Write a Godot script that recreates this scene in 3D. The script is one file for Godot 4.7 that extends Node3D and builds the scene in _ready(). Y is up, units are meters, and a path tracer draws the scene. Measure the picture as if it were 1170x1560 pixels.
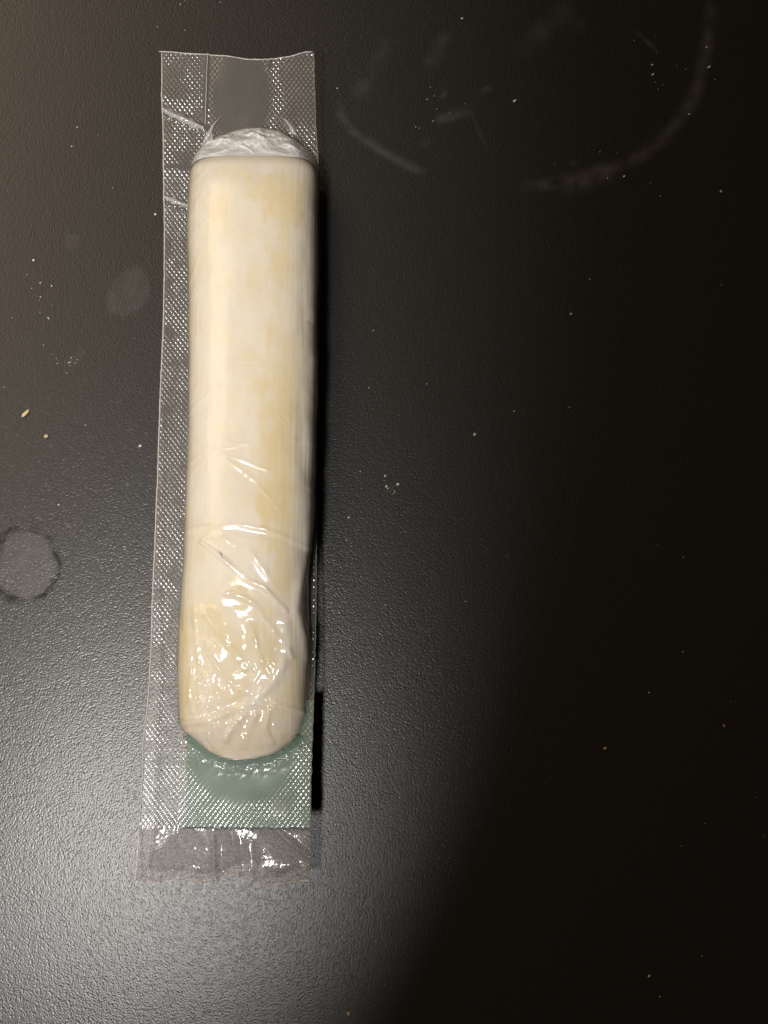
extends Node3D
# A vacuum packed cheese stick on a dark grained table. Lengths inside the builders are millimetres; MM turns them into metres.

const MM := 0.001
const GRAIN := 184.0
var M := {}
var rng := RandomNumberGenerator.new()
var taken := {}
var crinkle := FastNoiseLite.new()
var wave := FastNoiseLite.new()
var grain := FastNoiseLite.new()
var ripple := FastNoiseLite.new()
var folds := []
var faint := []

# outlines of the pack and of the cheese, as x, z pairs on the table
const FILM_LEFT := [-37.15, -77.6, -37.0, -69.6, -36.7, -61.8, -36.5, -47.7, -36.4, -32.8, -36.7, -20.2, -36.7, -6.5, -36.8, 6.9, -36.9, 12.8, -36.8, 23.6, -36.9, 30.3, -37.4, 37.2, -37.3, 42.2, -37.6, 51.0, -38.3, 59.5]
const FILM_RIGHT := [-11.7, -76.5, -11.3, -63.2, -10.9, -58.1, -10.7, -47.2, -10.7, -42.0, -10.8, -26.2, -11.0, -6.2, -10.9, 1.1, -10.75, 16.0, -10.9, 27.4, -11.0, 32.5, -11.25, 43.8, -11.2, 47.6, -11.5, 54.9, -11.7, 59.0]
const FILM_TOP := [-37.2, -76.8, -31.1, -76.25, -26.8, -75.85, -22.3, -75.15, -19.1, -75.1, -15.8, -75.5, -13.1, -76.1, -11.6, -76.2]
const FILM_END := [-38.2, 58.4, -34.5, 58.5, -32.0, 58.1, -28.9, 58.7, -26.4, 58.7, -24.9, 57.6, -22.8, 57.1, -20.3, 57.7, -18.8, 58.6, -17.5, 59.3, -16.2, 58.6, -14.2, 58.3, -11.6, 58.1]
const CHEESE_LEFT := [-31.7, -56.8, -31.8, -43.3, -31.5, -37.1, -31.2, -24.9, -31.0, -9.8, -31.25, -4.5, -31.5, 7.4, -32.0, 17.6, -32.2, 23.7, -32.3, 27.4, -32.1, 33.1, -31.3, 35.4, -29.1, 36.9, -27.1, 38.5, -25.0, 39.35, -22.96, 39.75]
const CHEESE_RIGHT := [-10.9, -56.8, -10.85, -43.3, -10.9, -32.5, -10.85, -18.8, -11.1, -5.5, -11.2, 1.5, -11.7, 7.4, -12.0, 11.7, -11.8, 17.6, -11.8, 20.4, -11.9, 25.9, -12.15, 31.7, -13.0, 35.5, -14.3, 37.0, -16.8, 38.8, -19.9, 39.55, -22.96, 39.75]
const FILM_HEIGHT := [7.2, -79.0, 5.9, -66.0, 5.2, -57.0, 3.0, -46.0, 2.6, -20.0, 5.8, 13.0, 9.6, 38.0, 10.2, 50.0, 9.6, 59.0]
const CHEESE_TOP := [13.0, -56.8, 13.9, -55.0, 14.6, -52.5, 15.2, -49.0, 15.6, -30.0, 15.5, 6.0, 15.0, 16.0, 13.8, 26.0, 13.2, 31.0, 12.4, 34.0, 11.4, 37.0, 10.7, 38.8, 10.1, 39.75]
const CHEESE_BASE := [0.3, -56.0, 0.3, 30.0, 2.5, 36.0, 6.0, 38.5, 9.4, 39.75]
const TEAR_Z := 50.15
# where the cheese shows yellow: [x, z, half width, half length, strength]
const PATCHES := [[-19.5, -50.5, 3.4, 2.6, 0.75], [-15.0, -48.0, 2.8, 5.0, 0.7], [-16.4, -37.0, 1.9, 7.0, 0.6], [-20.5, -33.0, 2.2, 3.5, 0.35], [-16.0, -18.0, 3.0, 8.5, 0.8], [-16.8, -6.0, 3.3, 8.0, 0.85], [-16.6, 2.0, 2.6, 4.5, 0.8], [-15.2, 11.0, 1.9, 5.0, 0.7], [-25.5, -45.0, 2.2, 4.0, 0.25], [-14.4, 26.0, 2.0, 4.5, 0.35]]
# creases of the film over the cheese: [height, half width, x, z, x, z ...]
const CREASES := [
	[0.16, 0.34, -30.9, 4.5, -28.3, 4.2, -25.7, 3.9, -22.7, 3.8, -18.6, 4.5, -15.6, 5.4, -12.1, 7.1],
	[-0.10, 0.5, -30.5, 5.4, -25.7, 4.8, -22.7, 4.7, -18.6, 5.4, -15.6, 6.3, -12.3, 8.0],
	[0.34, 0.40, -28.0, 6.5, -26.2, 7.8, -24.6, 9.1, -22.6, 10.9, -20.6, 12.5, -18.3, 13.5, -15.0, 17.0],
	[0.20, 0.55, -20.9, 7.4, -20.0, 8.5, -18.5, 10.7, -17.4, 12.2],
	[0.30, 0.34, -24.3, 14.5, -22.0, 13.9],
	[0.34, 0.40, -23.6, 14.5, -21.5, 14.9, -20.0, 15.8, -18.0, 18.5, -15.5, 21.5, -14.2, 24.0],
	[0.22, 0.36, -27.3, 5.6, -24.6, 5.9, -22.9, 6.9],
	[-0.2, 1.0, -12.3, -46.0, -12.9, -32.4, -12.3, -20.8, -12.8, -10.5, -12.0, -2.0],
	[0.25, 0.8, -11.3, -36.0, -11.4, -18.0, -11.6, -6.0],
	[0.34, 0.75, -11.3, -2.0, -12.0, 3.9, -12.0, 7.9, -13.2, 14.0, -13.5, 17.0, -12.3, 20.5, -11.7, 24.0],
	[-0.35, 0.8, -11.2, 9.0, -11.9, 13.0, -12.3, 16.5, -11.6, 20.0],
	[0.45, 0.50, -31.4, 34.3, -27.5, 33.7, -24.3, 32.6, -21.5, 31.4, -19.9, 31.0, -15.4, 31.7, -12.0, 32.6],
	[-0.30, 0.7, -31.0, 33.2, -27.0, 32.6, -24.0, 31.5, -21.0, 30.2],
	[0.10, 0.30, -27.0, -8.4, -24.5, -8.1, -22.8, -8.3],
	[0.09, 0.25, -25.4, -7.4, -22.0, -6.2, -19.3, -5.1, -17.9, -4.6],
	[0.11, 0.28, -24.3, -6.3, -22.0, -4.6, -19.7, -2.8, -16.2, 1.3],
	[0.42, 0.8, -15.0, 19.0, -14.6, 22.0, -15.4, 25.0, -16.9, 27.9, -18.9, 29.9, -19.9, 31.1],
	[0.32, 0.38, -29.0, 17.0, -28.8, 21.0, -28.2, 25.0],
	[0.30, 0.36, -27.5, 17.6, -25.6, 20.0, -23.0, 23.0, -21.0, 26.0],
	[0.26, 0.32, -26.5, 24.0, -24.4, 26.4, -22.4, 29.0],
	[0.26, 0.34, -20.6, 19.0, -19.4, 22.0, -18.9, 25.0],
	[0.24, 0.34, -29.3, 25.6, -29.8, 29.0, -29.4, 32.4],
	[0.28, 0.34, -27.6, 26.5, -27.2, 29.5, -27.9, 32.0],
	[0.45, 0.45, -21.2, 32.6, -23.0, 34.4, -24.2, 36.6],
	[0.42, 0.42, -19.6, 32.8, -20.6, 35.0, -21.3, 37.6],
	[0.38, 0.42, -17.6, 32.6, -18.2, 34.8, -17.2, 37.0],
	[0.36, 0.42, -26.4, 34.2, -26.8, 36.2, -26.0, 38.0],
	[0.10, 0.3, -30.8, -46.0, -29.6, -48.5, -28.6, -50.0],
	[0.10, 0.3, -31.0, -35.0, -30.0, -37.0, -29.2, -39.5],
	[0.09, 0.25, -30.6, -14.0, -29.0, -15.5, -27.6, -16.2],
]


func _ready() -> void:
	rng.seed = 11
	camera_and_light()
	materials()
	table()
	cheese_and_film()
	crumbs()


func camera_and_light() -> void:
	var cam := Camera3D.new()
	cam.name = "camera"
	cam.fov = 40.0
	cam.near = 0.01
	cam.far = 20.0
	add_child(cam)
	cam.look_at_from_position(Vector3(0, 229.7, 28.2) * MM, Vector3.ZERO, Vector3(0, 0, -1))
	cam.current = true
	var env := Environment.new()
	env.background_mode = Environment.BG_COLOR
	env.background_color = Color(0.125, 0.112, 0.1)
	env.tonemap_mode = Environment.TONE_MAPPER_LINEAR
	env.tonemap_exposure = 1.0
	env.sdfgi_enabled = true
	env.ssao_enabled = true
	env.ssil_enabled = true
	var we := WorldEnvironment.new()
	we.name = "world_environment"
	we.environment = env
	add_child(we)
	# lamp over the near left corner; its cone edge imitates a phone's shadow at right
	var key := SpotLight3D.new()
	key.name = "work_lamp"
	key.light_color = Color(1.0, 0.985, 0.965)
	key.light_energy = 0.205
	key.light_size = 0.034
	key.spot_angle = 29.6
	key.spot_angle_attenuation = 0.08
	key.spot_range = 3.0
	key.spot_attenuation = 2.0
	key.shadow_enabled = true
	add_child(key)
	key.look_at_from_position(Vector3(-88, 420, 110) * MM, Vector3(-228, 0, -46) * MM, Vector3(0, 0, -1))
	# warm light off the lit wall and ceiling beyond the far left corner
	var warm := AreaLight3D.new()
	warm.name = "warm_ceiling_light"
	warm.area_size = Vector2(0.6, 1.0)
	warm.light_color = Color(1.0, 0.885, 0.76)
	warm.light_energy = 0.68
	warm.area_range = 6.0
	warm.shadow_enabled = true
	add_child(warm)
	warm.look_at_from_position(Vector3(-0.66, 1.2, -0.58), Vector3(-0.03, 0, -0.03), Vector3(0, 0, -1))


# ---------------------------------------------------------------- helpers

func numbered(called: String) -> String:
	taken[called] = taken.get(called, -1) + 1
	return called if taken[called] == 0 else "%s_%03d" % [called, taken[called]]


func tag(o: Node3D, label: String, category := "", group := "", kind := "") -> Node3D:
	o.set_meta("label", label)
	if category:
		o.set_meta("category", category)
	if group:
		o.set_meta("group", group)
	if kind:
		o.set_meta("kind", kind)
	return o


func thing(called: String, label: String, category: String) -> Node3D:
	var o := Node3D.new()
	o.name = numbered(called)
	add_child(o)
	return tag(o, label, category)


func put(called: String, mesh: Mesh, mat: Material, parent: Node3D) -> MeshInstance3D:
	var o := MeshInstance3D.new()
	o.name = called
	o.mesh = mesh
	o.material_override = mat
	parent.add_child(o, true)
	return o


func along(list: Array, z: float) -> float:            # value at z of a list of value, z pairs with rising z
	if z <= list[1]:
		return list[0]
	for i in range(2, list.size(), 2):
		if z <= list[i + 1]:
			return lerpf(list[i - 2], list[i], (z - list[i - 1]) / maxf(list[i + 1] - list[i - 1], 1e-5))
	return list[list.size() - 2]


func across(list: Array, x: float) -> float:            # z at x of a list of x, z pairs with rising x
	if x <= list[0]:
		return list[1]
	for i in range(2, list.size(), 2):
		if x <= list[i]:
			var k: float = (x - list[i - 2]) / maxf(list[i] - list[i - 2], 1e-5)
			return lerpf(list[i - 1], list[i + 1], k * k * (3.0 - 2.0 * k) * 0.5 + k * 0.5)
	return list[list.size() - 1]


func distance_to(line: Array, first: int, x: float, z: float) -> float:
	var p := Vector2(x, z)
	var best := 1e9
	for i in range(first, line.size() - 3, 2):
		var a := Vector2(line[i], line[i + 1])
		var b := Vector2(line[i + 2], line[i + 3])
		var k := clampf((p - a).dot(b - a) / (b - a).length_squared(), 0.0, 1.0)
		best = minf(best, p.distance_to(a + (b - a) * k))
	return best


# a sheet of nu x nv points in millimetres; keep marks the points whose quads stay; colours are optional
func sheet(p: PackedVector3Array, nu: int, nv: int, closed := false, keep := PackedByteArray(), colors := PackedColorArray(), uvs := PackedVector2Array()) -> ArrayMesh:
	var n := PackedVector3Array()
	n.resize(p.size())
	for j in nv:
		for i in nu:
			var i0 := (i - 1 + nu) % nu if closed else maxi(i - 1, 0)
			var i1 := (i + 1) % nu if closed else mini(i + 1, nu - 1)
			var du := p[j * nu + i1] - p[j * nu + i0]
			var dv := p[mini(j + 1, nv - 1) * nu + i] - p[maxi(j - 1, 0) * nu + i]
			var c := du.cross(dv) if closed else dv.cross(du)
			n[j * nu + i] = c.normalized() if c.length_squared() > 1e-12 else Vector3.UP
	var index := PackedInt32Array()
	for j in nv - 1:
		for i in (nu if closed else nu - 1):
			var a := j * nu + i
			var b := j * nu + (i + 1) % nu
			if keep.size() and not (keep[a] and keep[b] and keep[a + nu] and keep[b + nu]):
				continue
			index.append_array([a, a + nu, b, b, a + nu, b + nu] if closed else [a, b, a + nu, b, b + nu, a + nu])
	var arrays := []
	arrays.resize(Mesh.ARRAY_MAX)
	var scaled := PackedVector3Array()
	scaled.resize(p.size())
	for i in p.size():
		scaled[i] = p[i] * MM
	arrays[Mesh.ARRAY_VERTEX] = scaled
	arrays[Mesh.ARRAY_NORMAL] = n
	arrays[Mesh.ARRAY_INDEX] = index
	if colors.size():
		arrays[Mesh.ARRAY_COLOR] = colors
	if uvs.size():
		arrays[Mesh.ARRAY_TEX_UV] = uvs
	var m := ArrayMesh.new()
	m.add_surface_from_arrays(Mesh.PRIMITIVE_TRIANGLES, arrays)
	return m


func tube(path: PackedVector3Array, radius: float, sides := 6) -> ArrayMesh:
	var p := PackedVector3Array()
	for j in path.size():
		var t := (path[mini(j + 1, path.size() - 1)] - path[maxi(j - 1, 0)]).normalized()
		var s := t.cross(Vector3.UP).normalized()
		var u := s.cross(t)
		var r := radius * (0.01 if j == 0 or j == path.size() - 1 else rng.randf_range(0.75, 1.2))
		for i in sides:
			var a := -TAU * i / sides
			p.append(path[j] + (s * cos(a) + u * sin(a)) * r)
	return sheet(p, sides, path.size(), true)


func plain(color: Color, rough: float, spec := 0.5) -> StandardMaterial3D:
	var m := StandardMaterial3D.new()
	m.albedo_color = color.linear_to_srgb()
	m.roughness = rough
	m.metallic_specular = spec
	return m


func clear(haze: float, rough: float, color := Color(0.8, 0.78, 0.74)) -> StandardMaterial3D:
	var m := plain(color, rough)
	m.transparency = BaseMaterial3D.TRANSPARENCY_ALPHA
	m.albedo_color.a = haze
	m.cull_mode = BaseMaterial3D.CULL_DISABLED
	return m


func materials() -> void:
	crinkle.seed = 5
	crinkle.noise_type = FastNoiseLite.TYPE_SIMPLEX_SMOOTH
	crinkle.frequency = 0.24
	crinkle.fractal_type = FastNoiseLite.FRACTAL_FBM
	crinkle.fractal_octaves = 2
	crinkle.domain_warp_enabled = true
	crinkle.domain_warp_amplitude = 3.0
	crinkle.domain_warp_frequency = 0.12
	wave.seed = 8
	wave.noise_type = FastNoiseLite.TYPE_SIMPLEX_SMOOTH
	wave.frequency = 0.09
	wave.fractal_octaves = 3
	ripple.seed = 14
	ripple.noise_type = FastNoiseLite.TYPE_SIMPLEX_SMOOTH
	ripple.frequency = 0.24
	ripple.fractal_type = FastNoiseLite.FRACTAL_NONE
	ripple.domain_warp_enabled = true
	ripple.domain_warp_amplitude = 2.0
	ripple.domain_warp_frequency = 0.2
	for k in 34:                                          # short random folds of the film near the near end
		var x := rng.randf_range(-30.5, -16.0)
		var z := rng.randf_range(16.0, 37.5)
		var turn := rng.randfn(0.9, 0.55)
		var fold := [rng.randf_range(0.14, 0.34), rng.randf_range(0.24, 0.44), x, z]
		for i in 6:
			turn += rng.randf_range(-0.24, 0.24)
			x += cos(turn) * 0.9
			z += sin(turn) * 0.9
			fold.append_array([x, z])
		folds.append(fold)
	for k in 22:                                          # faint drag lines of the film over the rest of the stick
		var x := rng.randf_range(-31.0, -29.5) if k < 12 else rng.randf_range(-29.0, -13.0)
		var z := rng.randf_range(-52.0, 2.0)
		var turn := rng.randfn(-0.8, 0.2) if k < 12 else rng.randfn(0.25, 0.5)
		var fold := [rng.randf_range(0.04, 0.09), rng.randf_range(0.16, 0.3), x, z]
		for i in 3:
			turn += rng.randf_range(-0.15, 0.15)
			x += cos(turn) * 1.0
			z += sin(turn) * 1.0
			fold.append_array([x, z])
		faint.append(fold)
	grain.seed = 21
	grain.noise_type = FastNoiseLite.TYPE_SIMPLEX_SMOOTH
	grain.frequency = 0.5
	grain.fractal_octaves = 3
	# table: black, satin, with a leather-like grain
	var relief := FastNoiseLite.new()
	relief.seed = 3
	relief.noise_type = FastNoiseLite.TYPE_SIMPLEX_SMOOTH
	relief.frequency = 0.16
	relief.fractal_type = FastNoiseLite.FRACTAL_RIDGED
	relief.fractal_octaves = 2
	relief.fractal_gain = 0.4
	relief.domain_warp_enabled = true
	relief.domain_warp_amplitude = 6.0
	relief.domain_warp_frequency = 0.08
	var height := grain_image(relief)
	var t := plain(Color(0.018, 0.0172, 0.0162), 0.318, 0.475)
	t.heightmap_enabled = true
	t.heightmap_texture = ImageTexture.create_from_image(height)
	t.heightmap_scale = 0.0037
	M.table = t
	var dust: StandardMaterial3D = t.duplicate()      # what dried on the table: the same grain under a thin greyish coat
	dust.albedo_color = Color.WHITE
	dust.roughness = 0.42
	dust.cull_mode = BaseMaterial3D.CULL_DISABLED
	dust.transparency = BaseMaterial3D.TRANSPARENCY_ALPHA
	dust.vertex_color_use_as_albedo = true
	M.residue = dust
	M.dried = dust.duplicate()
	M.dried.roughness = 0.7
	M.dried.metallic_specular = 0.1
	var cheese := plain(Color.WHITE, 0.5, 0.4)
	cheese.vertex_color_use_as_albedo = true
	cheese.subsurf_scatter_enabled = true
	cheese.subsurf_scatter_strength = 0.08
	M.cheese = cheese
	M.wrap = clear(0.04, 0.13)
	M.cling = clear(0.04, 0.2)
	M.flange = clear(0.10, 0.16, Color(0.75, 0.72, 0.68))
	M.seal = clear(0.32, 0.14, Color(0.42, 0.365, 0.345))
	M.pocket = clear(0.66, 0.11, Color(0.97, 0.965, 0.96))
	M.pucker = clear(0.36, 0.12, Color(0.9, 0.89, 0.88))  # also used for the painted highlights on the left strip folds
	M.rim = plain(Color(0.5, 0.47, 0.43), 0.25)  # pale colour paints the bright highlight line along the film edge
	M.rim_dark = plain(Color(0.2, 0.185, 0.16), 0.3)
	M.seal_edge = clear(0.8, 0.12, Color(0.8, 0.76, 0.72))  # pale and nearly opaque, painting the highlight along the seal edges
	M.label = plain(Color.WHITE, 0.45)
	M.label.vertex_color_use_as_albedo = true
	M.tear = plain(Color(0.02, 0.022, 0.02), 0.5)


func grain_image(noise: FastNoiseLite) -> Image:          # GRAIN mm square of height values that repeats without a seam
	var side := 2048
	var blend := 64
	var values := PackedFloat32Array()
	values.resize(side * side)
	for y in side:
		for x in side:
			var v := noise.get_noise_2d(x, y)
			if x < blend:
				v = lerpf(noise.get_noise_2d(x + side, y), v, x / float(blend))
			if y < blend:
				v = lerpf(noise.get_noise_2d(x, y + side), v, y / float(blend))
			values[y * side + x] = 0.5 + 0.5 * v
	return Image.create_from_data(side, side, false, Image.FORMAT_RF, values.to_byte_array())


# ---------------------------------------------------------------- table

func table() -> void:
	var t := thing("table", "matt black table top with a fine leather-like grain, under the packed cheese stick", "table")
	t.set_meta("kind", "structure")
	# a slab 0.88 m x 0.88 m wearing the grain in squares of GRAIN mm
	var st := SurfaceTool.new()
	st.begin(Mesh.PRIMITIVE_TRIANGLES)
	var a := -0.33 - 0.11
	for q in [[Vector3(a, 0, a), Vector3(1, 0, 0), Vector3(0, 0, 1), 0.88, 0.88, Vector3.UP]]:
		for c in [[0, 0], [1, 0], [0, 1], [1, 0], [1, 1], [0, 1]]:
			st.set_normal(q[5])
			st.set_uv(Vector2((c[0] * 880.0 - 440.0 + 92.0) / GRAIN, (c[1] * 880.0 - 440.0 + 95.0) / GRAIN))
			st.add_vertex(q[0] + q[1] * c[0] * q[3] + q[2] * c[1] * q[4])
	# rounded edge and underside as a lathe of the square outline
	var rings := []
	for k in 7:
		var ang := PI / 2 * k / 6.0
		rings.append([0.44 + 0.004 * sin(ang), -0.004 + 0.004 * cos(ang)])
	rings.append([0.444, -0.028])
	rings.append([0.0, -0.028])
	for k in rings.size() - 1:
		for side in 4:
			var b := Basis(Vector3.UP, side * PI / 2)
			var r0: Array = rings[k]
			var r1: Array = rings[k + 1]
			var quad := [Vector3(-r0[0], r0[1], r0[0]), Vector3(r0[0], r0[1], r0[0]), Vector3(-r1[0], r1[1], r1[0]), Vector3(r1[0], r1[1], r1[0])]
			var nn := Vector3(0, r0[0] - r1[0], r0[1] - r1[1])
			nn = b * (Vector3(0, r1[0] - r0[0], r0[1] - r1[1]).normalized() if k < 7 else Vector3.DOWN)
			for i in [0, 1, 2, 1, 3, 2]:
				var v: Vector3 = quad[i]
				st.set_normal(nn)
				st.set_uv(Vector2(v.x * 1000.0 / GRAIN, (v.z + v.y) * 1000.0 / GRAIN))
				st.add_vertex(b * v)
	put("table_top", st.commit(), M.table, t)
	# dried marks on it: [kind, x, z, radius across, radius along]
	stain(t, "water_stain", "large pale dried water spot with a dark rim at the left edge", -58.6, 8.7, 5.2, 5.6, 31, 0.26, Color(0.22, 0.215, 0.21), true)
	stain(t, "water_stain", "faint dried water spot beside the wrapper", -42.4, -37.2, 3.9, 4.0, 32, 0.13, Color(0.22, 0.205, 0.2), false)
	stain(t, "water_stain", "small faint dried spot above the other faint one", -52.8, -45.9, 1.3, 1.3, 33, 0.09, Color(0.22, 0.205, 0.2), false)
	streak(t, "ring_mark", [55.9, -92.0, 56.2, -86.5, 55.1, -79.3, 52.7, -71.1, 48.6, -65.3, 42.9, -60.6, 35.0, -57.7, 29.5, -56.0, 21.1, -55.4], 1.7, 0.12)
	streak(t, "ring_mark", [40.0, -58.6, 33.5, -56.2, 27.0, -55.2], 2.2, 0.12)
	streak(t, "ring_mark", [-8.4, -71.1, -6.2, -66.4, -2.8, -63.5, 1.7, -60.6, 7.8, -57.4], 1.2, 0.10)
	streak(t, "smudge", [8.0, -66.8, 12.0, -68.2, 16.0, -69.8], 1.4, 0.09)
	streak(t, "smudge", [6.8, -64.0, 7.4, -62.0], 1.6, 0.07)
	streak(t, "smudge", [14.5, -69.6, 16.6, -64.0, 18.0, -61.0], 0.5, 0.05)
	streak(t, "smudge", [17.0, -73.6, 17.8, -71.8], 1.7, 0.07)
	streak(t, "smudge", [31.0, -83.0, 34.5, -86.5], 2.8, 0.05)
	streak(t, "smudge", [42.9, -83.6, 45.6, -80.8, 48.0, -79.0], 0.6, 0.1)
	streak(t, "smudge", [-54.0, -24.6, -51.0, -26.2, -49.8, -27.5], 0.7, 0.07)
	streak(t, "smudge", [9.5, -70.8, 11.0, -72.6], 0.8, 0.08)
	streak(t, "smudge", [6.0, -76.0, 9.0, -79.0, 11.5, -84.0], 1.9, 0.05)
	streak(t, "smudge", [-6.0, -70.0, -2.0, -76.0, 1.0, -83.0], 2.2, 0.04)
	streak(t, "smudge", [22.0, -78.0, 28.0, -84.0, 33.0, -90.0], 3.0, 0.05)
	streak(t, "smudge", [31.0, -60.0, 33.5, -59.2], 0.9, 0.05)


func stain(parent: Node3D, called: String, label: String, cx: float, cz: float, rx: float, rz: float, seed_: int, strength: float, tint: Color, dark_rim: bool) -> void:
	wave.seed = seed_
	var n := 90
	var p := PackedVector3Array()
	var c := PackedColorArray()
	var uv := PackedVector2Array()
	var lp := PackedVector3Array()
	var lc := PackedColorArray()
	for j in n:
		for i in n:
			var u := (i / (n - 1.0) * 2.0 - 1.0) * 1.35
			var v := (j / (n - 1.0) * 2.0 - 1.0) * 1.35
			var x := cx + u * rx
			var z := cz + v * rz
			var r := sqrt(u * u + v * v) * (1.0 + (0.22 if dark_rim else 0.5) * wave.get_noise_2d(x * 1.3, z * 1.3) + 0.05 * wave.get_noise_2d(x * 5.0, z * 5.0))
			var inside := 1.0 - smoothstep(0.86, 1.0, r)
			var rim := exp(-pow((r - 1.02) / (0.10 + 0.06 * grain.get_noise_2d(x * 0.5, z * 0.5)), 2.0)) if dark_rim else 0.0
			var spot := clampf(0.75 + 0.5 * grain.get_noise_2d(x * 0.6, z * 0.6), 0.2, 1.2)
			p.append(Vector3(x, 0.03, z))
			c.append(Color(tint.r, tint.g, tint.b, clampf(inside * strength * spot, 0.0, 1.0)))
			lp.append(Vector3(x, 0.045, z))
			lc.append(Color(0.008, 0.0075, 0.007, clampf(rim * (0.22 + 0.38 * wave.get_noise_2d(x * 2.2 + 50.0, z * 2.2)), 0.0, 0.5)))
			uv.append(Vector2((x + 92.0) / GRAIN, (z + 95.0) / GRAIN))
	var o := put(called, sheet(p, n, n, false, PackedByteArray(), c, uv), M.residue, parent)
	o.set_meta("label", label)
	if dark_rim:
		put("dried_rim", sheet(lp, n, n, false, PackedByteArray(), lc, uv), M.dried, o)


func streak(parent: Node3D, called: String, line: Array, half: float, strength: float) -> void:
	var curve := Curve3D.new()
	for i in range(0, line.size(), 2):
		var at := Vector3(line[i], 0.03, line[i + 1])
		var nxt := Vector3(line[mini(i + 2, line.size() - 2)], 0.03, line[mini(i + 3, line.size() - 1)])
		var before := Vector3(line[maxi(i - 2, 0)], 0.03, line[maxi(i - 1, 1)])
		curve.add_point(at, (before - nxt) / 6.0, (nxt - before) / 6.0)
	var total := curve.get_baked_length()
	var nv := maxi(int(total / 0.3), 12)
	var ease_in := clampf(1.6 * half / total, 0.15, 0.5)
	var nu := 15
	var p := PackedVector3Array()
	var c := PackedColorArray()
	var uv := PackedVector2Array()
	for j in nv:
		var k := j / (nv - 1.0)
		var at := curve.sample_baked(k * total, true)
		var t := (curve.sample_baked(minf(k * total + 0.2, total), true) - curve.sample_baked(maxf(k * total - 0.2, 0.0), true)).normalized()
		var s := Vector3(-t.z, 0, t.x)
		for i in nu:
			var q := i / (nu - 1.0) * 2.0 - 1.0
			var pt := at + s * q * half * 1.3
			pt.y = 0.03 + 0.006 * (parent.get_child_count() % 5)
			var fade := exp(-q * q * 3.0) * (1.0 - q * q) * smoothstep(0.0, ease_in, k) * smoothstep(0.0, ease_in, 1.0 - k)
			var patchy := clampf(0.72 + 0.8 * grain.get_noise_2d(pt.x * 0.45, pt.z * 0.45) + 0.5 * wave.get_noise_2d(pt.x * 1.5, pt.z * 1.5), 0.02, 1.6)
			p.append(pt)
			c.append(Color(0.3, 0.295, 0.29, clampf(1.3 * strength * fade * patchy, 0.0, 1.0)))
			uv.append(Vector2((pt.x + 92.0) / GRAIN, (pt.z + 95.0) / GRAIN))
	put(called, sheet(p, nu, nv, false, PackedByteArray(), c, uv), M.residue, parent)


# ---------------------------------------------------------------- the cheese and its wrapper

func creased(x: float, z: float) -> float:               # how far the film stands off the smooth shape
	var d := 0.03 * wave.get_noise_2d(x * 2.0, z * 0.8) + 0.16 * wave.get_noise_2d(x * 0.7 + 31.0, z * 0.55) + 0.012 * grain.get_noise_2d(x * 1.2, z * 0.7)
	for c in CREASES + faint:
		var near: float = c[1] * 2.6
		var hit := false
		for i in range(2, c.size(), 2):
			if absf(c[i + 1] - z) < 5.0 + near and absf(c[i] - x) < 5.0 + near:
				hit = true
				break
		if hit:
			var r: float = distance_to(c, 2, x, z) / c[1]
			if r < 2.6:
				d += c[0] * exp(-r * r) * clampf(0.8 + 1.1 * wave.get_noise_2d(x * 1.6 + c[2] * 9.0, z * 1.2), 0.15, 1.4)
	return d


func crumpled(x: float, z: float) -> float:              # the fine crumpling near the nearer end
	var m := smoothstep(12.5, 19.0, z - 0.18 * (x + 22.0)) * (1.0 - 0.75 * smoothstep(-17.5, -14.5, x) * (1.0 - smoothstep(29.0, 32.0, z)))
	m = maxf(m, 0.0)
	var d := 0.31 * ripple.get_noise_2d(x * 0.85, z * 0.7) + 0.07 * absf(ripple.get_noise_2d(x * 2.0 + 60.0, z * 1.5))
	for f in folds:
		if absf(f[2] - x) < 5.0 and absf(f[3] - z) < 5.0:
			var k: float = distance_to(f, 2, x, z) / f[1]
			if k < 2.5:
				d += f[0] * exp(-k * k)
	return m * d


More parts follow.
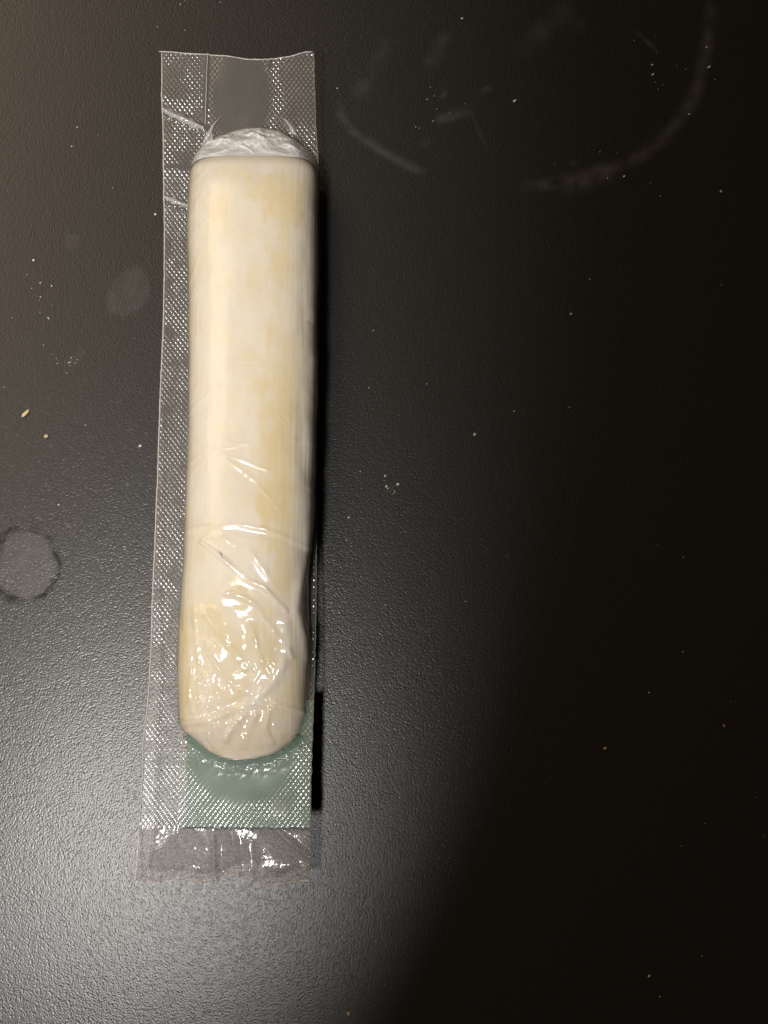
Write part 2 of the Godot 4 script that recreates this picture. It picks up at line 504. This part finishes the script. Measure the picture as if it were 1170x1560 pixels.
func body(off: float, fine: float, colors: PackedColorArray, from_z := -56.8, to_z := 39.745) -> ArrayMesh:
	var p := PackedVector3Array()
	var nu := 260
	var zs := PackedFloat32Array()
	var z := from_z
	while z < to_z - 0.025:
		zs.append(z)
		z += 0.06 if z < -55.0 or z > 39.0 else 0.2
	zs.append(to_z)
	for j in zs.size():
		z = zs[j]
		var l := along(CHEESE_LEFT, z)
		var r := along(CHEESE_RIGHT, z)
		var top := (along(CHEESE_TOP, z - 1.6) + along(CHEESE_TOP, z - 0.8) + along(CHEESE_TOP, z) + along(CHEESE_TOP, z + 0.8) + along(CHEESE_TOP, z + 1.6)) / 5.0 + 0.25 * wave.get_noise_2d(z * 0.5, 3.0)
		var base := along(CHEESE_BASE, z)
		var e := clampf((z + 56.8) / 2.6, 0.0, 1.0)         # rounded far end
		var inset := 2.6 * (1.0 - sqrt(maxf(1.0 - (1.0 - e) * (1.0 - e), 0.0)))
		l += 0.16 * wave.get_noise_2d(z * 0.9, 70.0)
		r += 0.16 * wave.get_noise_2d(z * 0.9, 90.0)
		var hw := maxf((r - l) / 2.0 - inset, 0.02)
		var hh := maxf((top - base) / 2.0 - inset * 0.8, 0.02)
		var c := Vector2((l + r) / 2.0, (top + base) / 2.0)
		var out_z := -off * (1.0 - e) + off * smoothstep(38.0, 39.7, z)
		for i in nu:
			var a := TAU * i / nu
			var ca := cos(a)
			var sa := sin(a)
			var q := Vector2(signf(ca) * pow(absf(ca), 2.0 / 3.0) * hw, signf(sa) * pow(absf(sa), 2.0 / 3.0) * hh)
			var nrm := Vector2(q.x / (hw * hw) * minf(hw, hh), q.y / (hh * hh) * minf(hw, hh)).normalized()
			var x := c.x + q.x
			var d := off
			if sa > -0.1:
				var up := smoothstep(-0.1, 0.25, sa)
				d += creased(x, z) * up * clampf(hw / 4.0, 0.0, 1.0) * (0.6 if fine == 0.0 else 1.0)
				d += (fine * crumpled(x, z) if z > 8.0 else 0.0) * up * clampf(hw / 4.0, 0.0, 1.0)
				if fine == 0.0:
					d += 0.035 * grain.get_noise_2d(x * 3.0, z * 0.12) * up - 0.06
			elif off == 0.0:
				d = 0.0
			p.append(Vector3(x + nrm.x * d, maxf(c.y + q.y + nrm.y * d, 0.12 if off > 0.0 else 0.3), z + out_z))
			if fine == 0.0:
				colors.append(cheese_color(x, z, sa))
	# close both ends
	var nv := zs.size()
	for edge in [0, nv + 1]:
		if zs[0 if edge == 0 else nv - 1] > -56.0 and zs[0 if edge == 0 else nv - 1] < 39.0:
			continue                                         # an open end: the next length of film goes on from it
		var mid := Vector3.ZERO
		var from: int = 0 if edge == 0 else p.size() - nu
		for i in nu:
			mid += p[from + i] / nu
		var ring := PackedVector3Array()
		ring.resize(nu)
		ring.fill(mid)
		if edge == 0:
			ring.append_array(p)
			p = ring
		else:
			p.append_array(ring)
	if fine == 0.0:
		var first := colors.slice(0, nu)
		first.append_array(colors)
		first.append_array(colors.slice(colors.size() - nu))
		colors.clear()
		colors.append_array(first)
	return sheet(p, nu, p.size() / nu, true, PackedByteArray(), colors)


func cheese_color(x: float, z: float, sa: float) -> Color:
	var white := Color(0.81, 0.755, 0.66)
	var cream := Color(0.73, 0.605, 0.345)
	var n := wave.get_noise_2d(x * 1.7 + 7.0, z * 1.2)
	var n2 := wave.get_noise_2d(x * 5.0 - 30.0, z * 2.6 + 11.0)
	var n3 := grain.get_noise_2d(x * 3.6, z * 0.16)
	# yellow where the film clings, whiter where a little air or milk lies under it
	var px := x + 1.6 * n2 + 1.2 * n
	var pz := z + 3.0 * wave.get_noise_2d(x * 3.0 + 200.0, z * 1.6)
	var y := 0.12 + 0.42 * n + 0.24 * n2
	for b in PATCHES:
		y += b[4] * exp(-pow(pow((px - b[0]) / b[2], 2.0) + pow((pz - b[1]) / b[3], 2.0), 1.6))
	y *= smoothstep(-55.5, -52.5, z + n2 * 2.0)
	var low := smoothstep(8.0, 20.0, z + 3.0 * n)
	y = lerpf(y, 0.56 + 0.5 * n + 0.4 * n2, low)
	y = lerpf(y, 0.30 + 0.5 * n2, smoothstep(31.5, 34.5, z + 0.15 * absf(x + 20.0)))
	y += 0.11 * n3
	y -= 0.8 * exp(-pow(distance_to(CREASES[16], 2, x, z) / 1.3, 2.0))
	y -= 0.7 * exp(-pow(distance_to(CREASES[9], 2, x, z) / 1.0, 2.0))
	y += 0.45 * exp(-pow((x + 31.2) / 0.9, 2.0))
	y = lerpf(y, 0.75, clampf(-sa * 4.0 + 0.2, 0.0, 1.0))
	y = 1.0 / (1.0 + exp(-3.3 * (y - 0.5)))
	var col := white.lerp(cream, y)
	var pink := smoothstep(0.1, 0.5, -n2) * 0.3 + 0.5 * smoothstep(32.0, 35.0, z)
	return Color(col.r, col.g * (1.0 - 0.05 * pink), col.b * (1.0 - 0.02 * pink)) * (1.0 - 0.12 * pink)


func film_height(x: float, z: float) -> float:           # the flat edge of the pack, before embossing
	var u := clampf((x + 37.0) / 26.0, 0.0, 1.0)
	var h := along(FILM_HEIGHT, z) * (0.82 + 0.18 * u)
	h += (0.13 + 0.14 * wave.get_noise_2d(z * 0.55, 40.0)) * maxf(0.0, -31.8 - x) * smoothstep(-74.0, -68.0, z)   # the left edge curls up
	h += 0.12 * wave.get_noise_2d(x * 0.6, z * 0.6)
	h += 0.45 * exp(-pow(((z + 66.6) - 0.42 * (x + 37.0)) / 0.55, 2.0)) * (1.0 - smoothstep(-30.5, -28.5, x))
	h += 0.35 * exp(-pow(((z + 52.0) - 0.35 * (x + 37.0)) / 0.6, 2.0)) * (1.0 - smoothstep(-32.0, -31.0, x))
	h += 0.30 * exp(-pow((x + 29.6 + 0.03 * (z + 70.0)) / 0.22, 2.0)) * smoothstep(-64.0, -66.0, z)
	h += 0.25 * exp(-pow((x + 18.6 + 0.35 * (z + 75.6)) / 0.15, 2.0)) * smoothstep(-73.0, -74.0, z)
	h += 0.5 * smoothstep(4.0, 0.0, z + 78.5) * smoothstep(6.0, 0.0, absf(x + 12.0))
	return h


func emboss(x: float, z: float, gap: float) -> float:
	var m := smoothstep(0.1, 0.9, gap)
	m *= 1.0 - smoothstep(1.1, 0.75, sqrt(pow((x + 23.8) / 5.6, 2.0) + pow((z + 69.0) / 9.5, 2.0)))
	m *= 1.0 - 0.55 * smoothstep(-18.0, -15.0, x) * smoothstep(-62.0, -66.0, z)
	m *= 1.0 - smoothstep(1.22, 0.85, sqrt(pow((x + 21.8) / 7.6, 2.0) + pow((z - 40.0) / 6.2, 2.0)))
	m *= 1.0 - 0.52 * smoothstep(5.0, 40.0, z)
	m *= clampf(0.92 + 0.6 * wave.get_noise_2d(x * 1.7 + 90.0, z * 1.1) + 0.5 * wave.get_noise_2d(x * 4.0, z * 3.2 + 60.0), 0.12, 1.4)
	var c1 := cos(TAU * (x / 0.80 - z / 1.04))
	var c2 := cos(TAU * (x / 0.80 + z / 1.04))
	return m * (0.042 * c1 + 0.034 * c2 + 0.010 * c1 * c2)


func cheese_and_film() -> void:
	var cheese := thing("cheese_stick", "pale cream cheese stick with white mottling, sealed in the clear wrapper", "cheese")
	var colors := PackedColorArray()
	put("cheese_body", body(0.0, 0.0, colors), M.cheese, cheese)
	var pack := thing("plastic_wrapper", "long clear vacuum wrapper with embossed edges and a green panel at its near end", "wrapper")
	put("clinging_film", body(0.16, 1.0, PackedColorArray(), -56.8, 4.0), M.cling, pack)
	put("crinkled_film", body(0.16, 1.0, PackedColorArray(), 4.0), M.wrap, pack)
	# flat embossed edge of the pack, from its far end to the tear line
	var nu := 205
	var nv := 1000
	var p := PackedVector3Array()
	var keep := PackedByteArray()
	for j in nv:
		for i in nu:
			var u := i / (nu - 1.0)
			var v := j / (nv - 1.0)
			var z := lerpf(-78.0, TEAR_Z, v)
			var l := along(FILM_LEFT, z)
			var r := along(FILM_RIGHT, z)
			var x := lerpf(l, r, u)
			z = lerpf(across(FILM_TOP, x), TEAR_Z, v)
			var cl := along(CHEESE_LEFT, z)
			var cr := along(CHEESE_RIGHT, z)
			var gap := maxf(cl - x, x - cr) if z > -57.0 and z < 39.7 else (z - 39.7 if z >= 39.7 else maxf(-57.0 - z, 0.0))
			keep.append(1 if gap > -2.2 else 0)
			var lift := 0.0
			if z > 36.0 and gap < 3.0:                     # the film draws up onto the near end of the cheese
				var g := maxf(hypot_gap(x, z), 0.0)
				lift = (1.5 + 1.6 * crinkle.get_noise_2d(x * 1.6, z * 1.6)) * exp(-pow(g / 0.5, 2.0)) + 0.25 * crinkle.get_noise_2d(x * 2.6, z * 2.6) * exp(-pow(g / 1.6, 2.0))
			p.append(Vector3(x, film_height(x, z) + emboss(x, z, gap) + lift, z))
	put("embossed_film", sheet(p, nu, nv, false, keep), M.flange, pack)
	rims(pack)
	label_panel(pack)
	end_seal(pack)
	pocket(pack)
	tag(put("fibre", fibre([-25.5, 0, 7.9, -24.9, 0, 8.4, -24.75, 0, 9.2], 0.05), M.tear, self), "tiny dark curled fibre lying on the wrapper over the cheese", "fibre")


func fibre(line: Array, radius: float) -> ArrayMesh:
	var path := PackedVector3Array()
	for i in range(0, line.size(), 3):
		path.append(Vector3(line[i], 15.9, line[i + 2]))
	return tube(path, radius)


func hypot_gap(x: float, z: float) -> float:             # distance outside the near end of the cheese
	return minf(distance_to(CHEESE_LEFT.slice(20), 0, x, z), distance_to(CHEESE_RIGHT.slice(22), 0, x, z))


func rims(pack: Node3D) -> void:
	var path := PackedVector3Array()
	for j in 420:
		var z := lerpf(-76.75, TEAR_Z, j / 419.0)
		path.append(Vector3(along(FILM_LEFT, z) + 0.05 * grain.get_noise_2d(z * 1.2, 0.0), film_height(along(FILM_LEFT, z), z), z))
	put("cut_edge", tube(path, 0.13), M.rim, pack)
	path.clear()
	for j in 420:
		var z := lerpf(-76.1, TEAR_Z, j / 419.0)
		path.append(Vector3(along(FILM_RIGHT, z) + 0.12 * grain.get_noise_2d(z * 1.6, 9.0), film_height(along(FILM_RIGHT, z), z), z))
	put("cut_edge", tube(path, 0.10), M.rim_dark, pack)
	path.clear()
	for j in 120:
		var x := lerpf(-37.7, -11.9, j / 119.0)
		var z := across(FILM_TOP, x)
		path.append(Vector3(x, film_height(x, z) + 0.03, z - 0.02 + 0.05 * grain.get_noise_2d(x * 1.5, 4.0)))
	put("cut_edge", tube(path, 0.10), M.rim, pack)


func label_panel(pack: Node3D) -> void:
	var p := PackedVector3Array()
	var c := PackedColorArray()
	var nu := 60
	var nv := 60
	for j in nv:
		for i in nu:
			var v := j / (nv - 1.0)
			var z := lerpf(30.6, TEAR_Z - 0.05, v)
			var x := lerpf(lerpf(-30.85, -30.55, v), along(FILM_RIGHT, z) - 0.06, i / (nu - 1.0))
			p.append(Vector3(x, film_height(x, z) - 0.16, z))
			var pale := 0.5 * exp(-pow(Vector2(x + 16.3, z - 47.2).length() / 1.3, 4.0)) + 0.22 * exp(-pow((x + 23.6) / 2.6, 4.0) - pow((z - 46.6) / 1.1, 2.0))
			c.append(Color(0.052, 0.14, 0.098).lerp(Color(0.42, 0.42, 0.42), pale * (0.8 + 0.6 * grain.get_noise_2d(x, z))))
	put("green_panel", sheet(p, nu, nv, false, PackedByteArray(), c), M.label, pack)
	# the ragged dark line where the panel is perforated
	var st := SurfaceTool.new()
	st.begin(Mesh.PRIMITIVE_TRIANGLES)
	for k in 120:
		var x := lerpf(-30.9, -11.6, (k + rng.randf_range(-0.3, 0.3)) / 119.0)
		var z := TEAR_Z + rng.randf_range(-0.18, 0.12)
		var box := BoxMesh.new()
		box.size = Vector3(rng.randf_range(0.08, 0.26), 0.05, rng.randf_range(0.12, 0.34)) * MM
		st.append_from(box, 0, Transform3D(Basis(Vector3.UP, rng.randf_range(-0.6, 0.6)), Vector3(x, film_height(x, z) + rng.randf_range(0.07, 0.13), z) * MM))
	put("tear_line", st.commit(), M.tear, pack)


func seal_height(x: float, z: float) -> float:
	var k := (z - TEAR_Z) / 8.5
	var h := film_height(x, TEAR_Z) - 1.15 * k
	var near := smoothstep(0.0, 0.3, k)
	h += near * (0.8 * exp(-pow((x + 26.3 - 0.4 * k) / 0.34, 2.0)) - 0.5 * exp(-pow((x + 25.0) / 0.9, 2.0)))
	h += near * 0.7 * exp(-pow((x + 22.9 - 1.2 * (k - 0.4)) / 0.6, 2.0)) * (1.0 - 0.5 * k)
	h += near * 0.7 * exp(-pow((x + 20.6 - 0.3 * k) / 1.0, 2.0)) * k
	h += 0.75 * exp(-pow(((z - 52.4) - 0.75 * (x + 14.0)) / 0.55, 2.0)) * smoothstep(-17.0, -14.5, x)
	h += near * 0.35 * exp(-pow(((z - 57.0) + 0.55 * (x + 13.4)) / 0.35, 2.0)) * smoothstep(-16.5, -15.0, x)
	h += 0.8 * exp(-pow((x + 37.4) / 0.45, 2.0))
	# puckered near edge
	var lip := smoothstep(0.62, 0.95, k)
	h += lip * (0.6 * ripple.get_noise_2d(x * 1.6, z * 1.8) + 0.22 * ripple.get_noise_2d(x * 3.2, z * 3.4) - 1.2 * lip + 0.35 * pow(1.0 - absf(crinkle.get_noise_2d(x * 3.0 + 70.0, z * 3.0)), 3.0))
	h += lip * 0.7 * exp(-pow((x + 22.8) / 2.2, 2.0))
	h += 0.13 * ripple.get_noise_2d(x * 0.8, z * 0.8)
	return h


func end_seal(pack: Node3D) -> void:
	var nu := 210
	var nv := 76
	var p := PackedVector3Array()
	for j in nv:
		for i in nu:
			var v := j / (nv - 1.0)
			var x0 := lerpf(-37.6, -11.3, i / (nu - 1.0))
			var x := x0 + (0.7 * v * v * (-1.0 if i < nu / 2 else 0.2) * absf(i / (nu - 1.0) - 0.5) * 2.0)
			var z := lerpf(TEAR_Z + 0.02, across(FILM_END, x) + 0.08 * crinkle.get_noise_2d(x * 5.0, 2.0), v)
			p.append(Vector3(x, seal_height(x, z), z))
	put("end_seal", sheet(p, nu, nv), M.seal, pack)
	var lip := PackedVector3Array()
	for i in nu:
		lip.append(p[(nv - 1) * nu + i] + Vector3(0, 0.02, 0))
	put("seal_lip", tube(lip, 0.10), M.seal_edge, pack)
	var side := PackedVector3Array()
	for j in nv:
		side.append(p[j * nu])
	put("seal_lip", tube(side, 0.13), M.seal_edge, pack)


func pocket(pack: Node3D) -> void:
	# loose milky film that slopes from the far end of the cheese down to the flat edge
	var rim := [-31.4, -56.0, -30.2, -56.0, -28.4, -55.9, -25.8, -55.85, -19.4, -55.95, -15.2, -55.9, -12.6, -56.0, -11.3, -56.0]
	var arc := [-32.1, -56.6, -31.0, -58.9, -29.5, -60.9, -27.4, -61.7, -25.1, -62.7, -22.5, -63.3, -20.4, -63.3, -17.1, -62.6, -14.9, -61.2, -12.8, -59.6, -11.6, -58.0, -11.0, -56.7]
	var gathers := []
	for k in 34:
		var x := rng.randf_range(-30.5, -11.5)
		var z := rng.randf_range(-62.0, -55.0)
		var turn := rng.randfn(0.2, 0.6)
		var fold := [rng.randf_range(0.12, 0.4), rng.randf_range(0.16, 0.36), x, z]
		for i in 4:
			turn += rng.randf_range(-0.5, 0.5)
			x += cos(turn) * 0.7
			z += sin(turn) * 0.7
			fold.append_array([x, z])
		gathers.append(fold)
	var nu := 190
	var nv := 90
	var p := PackedVector3Array()
	for j in nv:
		for i in nu:
			var s := j / (nv - 1.0)
			var u := i / (nu - 1.0)
			var a := at_part(arc, u)
			var b := at_part(rim, u)
			var q := a.lerp(b, s)
			var top := 12.9 - 4.2 * pow(absf(u * 2.0 - 1.0), 6.0)
			var h := lerpf(film_height(a.x, a.y) + 0.02, top, pow(s, 0.45))
			var m := sin(PI * clampf(s, 0.0, 1.0))
			h += m * (0.5 * ripple.get_noise_2d(q.x * 1.1, q.y * 1.2) + 0.2 * absf(ripple.get_noise_2d(q.x * 1.9 + 9.0, q.y * 1.9)))
			for f in gathers:
				if absf(f[2] - q.x) < 4.5 and absf(f[3] - q.y) < 4.5:
					var k: float = distance_to(f, 2, q.x, q.y) / f[1]
					if k < 2.5:
						h += m * f[0] * exp(-k * k)
			h += 0.5 * maxf(s - 0.6, 0.0) * ripple.get_noise_2d(q.x * 0.9, 5.0)
			p.append(Vector3(q.x, h, q.y))
	put("loose_film", sheet(p, nu, nv), M.pocket, pack)
	# the two puckers where it meets the flat edge
	for f in [[[-31.0, -59.0, -29.9, -62.2, -28.6, -64.4, -27.0, -65.9], [-28.2, -61.4, -28.5, -62.6, -28.1, -64.3, -27.0, -65.9]], [[-14.2, -62.0, -15.0, -63.6, -16.2, -65.0, -18.2, -65.8], [-16.6, -63.2, -16.5, -63.9, -16.9, -64.8, -18.2, -65.8]]]:
		var q := PackedVector3Array()
		for j in 40:
			var k := j / 39.0
			var a := at_part(f[0], k)
			var b := at_part(f[1], k)
			for i in 14:
				var w := i / 13.0
				var at := a.lerp(b, w)
				q.append(Vector3(at.x, film_height(at.x, at.y) + 0.06 + (1.7 * w * w + 0.25 * sin(w * 9.0)) * (1.0 - k) + 0.12 * crinkle.get_noise_2d(at.x * 4.0, at.y * 4.0), at.y))
		put("pucker", sheet(q, 14, 40), M.pucker, pack)
	# milky sheets painting the lamp's highlights on two folds of the left strip
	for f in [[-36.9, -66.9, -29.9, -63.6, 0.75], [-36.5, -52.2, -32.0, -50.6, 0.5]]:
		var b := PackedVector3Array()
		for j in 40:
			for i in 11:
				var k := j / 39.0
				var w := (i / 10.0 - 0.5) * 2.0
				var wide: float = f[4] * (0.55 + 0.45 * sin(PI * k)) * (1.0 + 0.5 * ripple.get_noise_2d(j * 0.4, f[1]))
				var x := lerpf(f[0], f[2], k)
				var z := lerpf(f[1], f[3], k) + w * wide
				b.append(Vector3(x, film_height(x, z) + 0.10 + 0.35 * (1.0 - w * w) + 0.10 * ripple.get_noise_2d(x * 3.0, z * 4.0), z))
		put("fold_glint", sheet(b, 11, 40), M.pucker, pack)
	var crease_glint := PackedVector3Array()  # pale tube that paints the bright glint along the far fold line
	for j in 60:
		var z := lerpf(-76.05, -64.5, j / 59.0)
		var x := -29.6 - 0.03 * (z + 70.0) + 0.06 * grain.get_noise_2d(z, 3.0)
		crease_glint.append(Vector3(x, film_height(x, z) + 0.02, z))
	put("crease_glint", tube(crease_glint, 0.07), M.rim, pack)


func at_part(line: Array, k: float) -> Vector2:          # a point on a polyline, k from 0 to 1 by length
	var total := 0.0
	for i in range(2, line.size(), 2):
		total += Vector2(line[i], line[i + 1]).distance_to(Vector2(line[i - 2], line[i - 1]))
	var left := clampf(k, 0.0, 1.0) * total
	for i in range(2, line.size(), 2):
		var a := Vector2(line[i - 2], line[i - 1])
		var b := Vector2(line[i], line[i + 1])
		var d := a.distance_to(b)
		if left <= d or i == line.size() - 2:
			return a.lerp(b, clampf(left / maxf(d, 1e-6), 0.0, 1.0))
		left -= d
	return Vector2(line[0], line[1])


# ---------------------------------------------------------------- crumbs and dust

func crumb_mesh(size: Vector3, seed_: int) -> ArrayMesh:
	var r := RandomNumberGenerator.new()
	r.seed = seed_
	var nu := 10
	var nv := 7
	var p := PackedVector3Array()
	for j in nv:
		var b := lerpf(-PI / 2, PI / 2, j / (nv - 1.0))
		var pole := r.randf_range(1.12, 1.25)
		for i in nu:
			var a := -TAU * i / nu
			var k := (r.randf_range(0.72, 1.15) if j > 0 and j < nv - 1 else pole)
			var q := Vector3(cos(a) * cos(b), sin(b), sin(a) * cos(b))
			q = Vector3(signf(q.x) * pow(absf(q.x), 0.75), q.y, signf(q.z) * pow(absf(q.z), 0.75))
			p.append(Vector3(q.x * size.x * k, q.y * size.y * k + size.y * 0.85, q.z * size.z * k) * 0.5)
	return sheet(p, nu, nv, true)


func crumbs() -> void:
	var tan := plain(Color(0.66, 0.47, 0.25), 0.6)
	var beige := plain(Color(0.5, 0.42, 0.3), 0.7)
	var white := plain(Color(0.72, 0.68, 0.62), 0.7)
	var brown := plain(Color(0.42, 0.27, 0.13), 0.7)
	# x, z, length, width, turn, material, label
	var list := [
		[-59.5, -16.4, 1.9, 0.62, 0.85, tan, "long tan flake lying near the left edge of the table, the largest crumb"],
		[-55.9, -12.6, 0.8, 0.7, 0.2, beige, "rounded beige crumb just below and right of the long tan flake"],
		[-40.3, -11.0, 0.5, 0.42, 0.4, white, "white speck close to the left edge of the wrapper, beside the middle of the cheese"],
		[-53.5, -1.2, 0.38, 0.3, 0.4, white, "tiny white speck between the big water spot and the tan flake"],
		[-58.9, -42.6, 0.5, 0.42, 0.1, white, "white speck at the far left, topmost of the specks above the faint water spot"],
		[-38.6, -50.6, 0.42, 0.4, 0.3, white, "white speck beside the left edge of the wrapper near its far end"],
		[15.0, -12.9, 0.62, 0.5, 1.2, beige, "small beige crumb lying alone right of the middle of the cheese"],
		[31.3, -33.3, 0.55, 0.42, 1.0, beige, "small beige crumb lying alone on the dark right half, level with the upper cheese"],
		[35.6, 38.4, 0.48, 0.4, 0.6, tan, "small tan crumb on the dark near right part of the table"],
		[54.9, 34.8, 0.7, 0.3, -1.1, brown, "slim brown flake near the right edge of the table"],
		[41.9, 73.9, 0.5, 0.4, 1.2, beige, "beige crumb at the near right, closest to the bottom edge there"],
		[-5.6, 79.6, 0.7, 0.45, -0.9, tan, "tan crumb at the very near edge below the wrapper"],
		[2.3, -4.6, 0.5, 0.42, 0.2, white, "white speck right of the cheese, uppermost of a small cluster"],
		[0.2, -6.0, 0.4, 0.32, 0.9, white, "tiny white speck just left of and above the cluster of specks right of the cheese"],
		[0.4, -4.2, 0.5, 0.34, 0.5, white, "white crumb in the middle of the cluster of specks right of the cheese"],
		[-5.8, 0.9, 0.4, 0.34, 0.4, white, "white speck close beside the right edge of the wrapper"],
		[46.0, -75.3, 0.6, 0.4, 0.7, white, "white crumb inside the ring mark, below the short smudge"],
		[45.9, -77.0, 0.42, 0.34, 0.1, white, "white speck at the lower end of the short smudge inside the ring mark"],
		[55.6, -76.6, 0.6, 0.45, 0.4, white, "white crumb outside the ring mark near the right edge"],
		[55.3, -80.2, 0.4, 0.34, 1.0, white, "tiny white speck above the white crumb outside the ring mark"],
		[22.3, -70.6, 0.7, 0.4, 0.6, white, "irregular white crumb in the middle of the ring mark"],
		[40.7, -57.2, 0.5, 0.4, 0.2, white, "bright white speck just below the ring mark"],
		[57.0, -54.6, 0.5, 0.34, -0.9, white, "white speck near the right edge, below and right of the ring mark"],
		[13.4, -85.4, 0.42, 0.36, 0.2, white, "white speck near the far edge right of the wrapper"],
		[52.0, -68.2, 0.4, 0.34, 0.2, white, "tiny white speck just right of the ring mark"],
	]
	for k in list.size():
		var c: Array = list[k]
		var o := put(numbered("crumb"), crumb_mesh(Vector3(c[2], minf(c[3], 0.5), c[3]), 100 + k), c[5], self)
		o.position = Vector3(c[0], 0.02, c[1]) * MM
		o.rotation.y = c[4]
		tag(o, c[6], "crumb", "crumbs scattered on the table")
	# finer dust that nobody would count
	var st := SurfaceTool.new()
	st.begin(Mesh.PRIMITIVE_TRIANGLES)
	var bits := []
	for k in 5:
		bits.append(crumb_mesh(Vector3(1, 0.8, rng.randf_range(0.5, 1.0)), 300 + k))
	var spots := []
	for k in 50:
		spots.append([rng.randf_range(-66, 66), rng.randf_range(-90, 82), 0.2])
	for g in [[-55.5, -38, 5.0, 8, 0.22], [-52, -24.5, 2.0, 12, 0.18], [-56, -30, 4.0, 5, 0.22], [1.0, -3.4, 1.2, 9, 0.18], [9, -68, 5.0, 9, 0.2], [49, -77, 7.0, 9, 0.2], [38, -62, 9.0, 7, 0.18], [-38, -82, 8.0, 5, 0.2], [-49, -62, 8.0, 5, 0.22]]:
		for k in int(g[3]):
			spots.append([g[0] + rng.randfn(0, g[2] * 0.5), g[1] + rng.randfn(0, g[2] * 0.5), g[4]])
	for s in spots:
		if s[0] > -39.5 and s[0] < -9.5 and s[1] > -80 and s[1] < 61:
			continue
		var size: float = s[2] * rng.randf_range(0.5, 1.3)
		st.append_from(bits[rng.randi() % 5], 0, Transform3D(Basis(Vector3.UP, rng.randf() * TAU).scaled(Vector3.ONE * size), Vector3(s[0], 0.02, s[1]) * MM))
	var dust := put("dust", st.commit(), white, self)
	tag(dust, "fine pale dust specks scattered over the dark table top", "dust", "", "stuff")
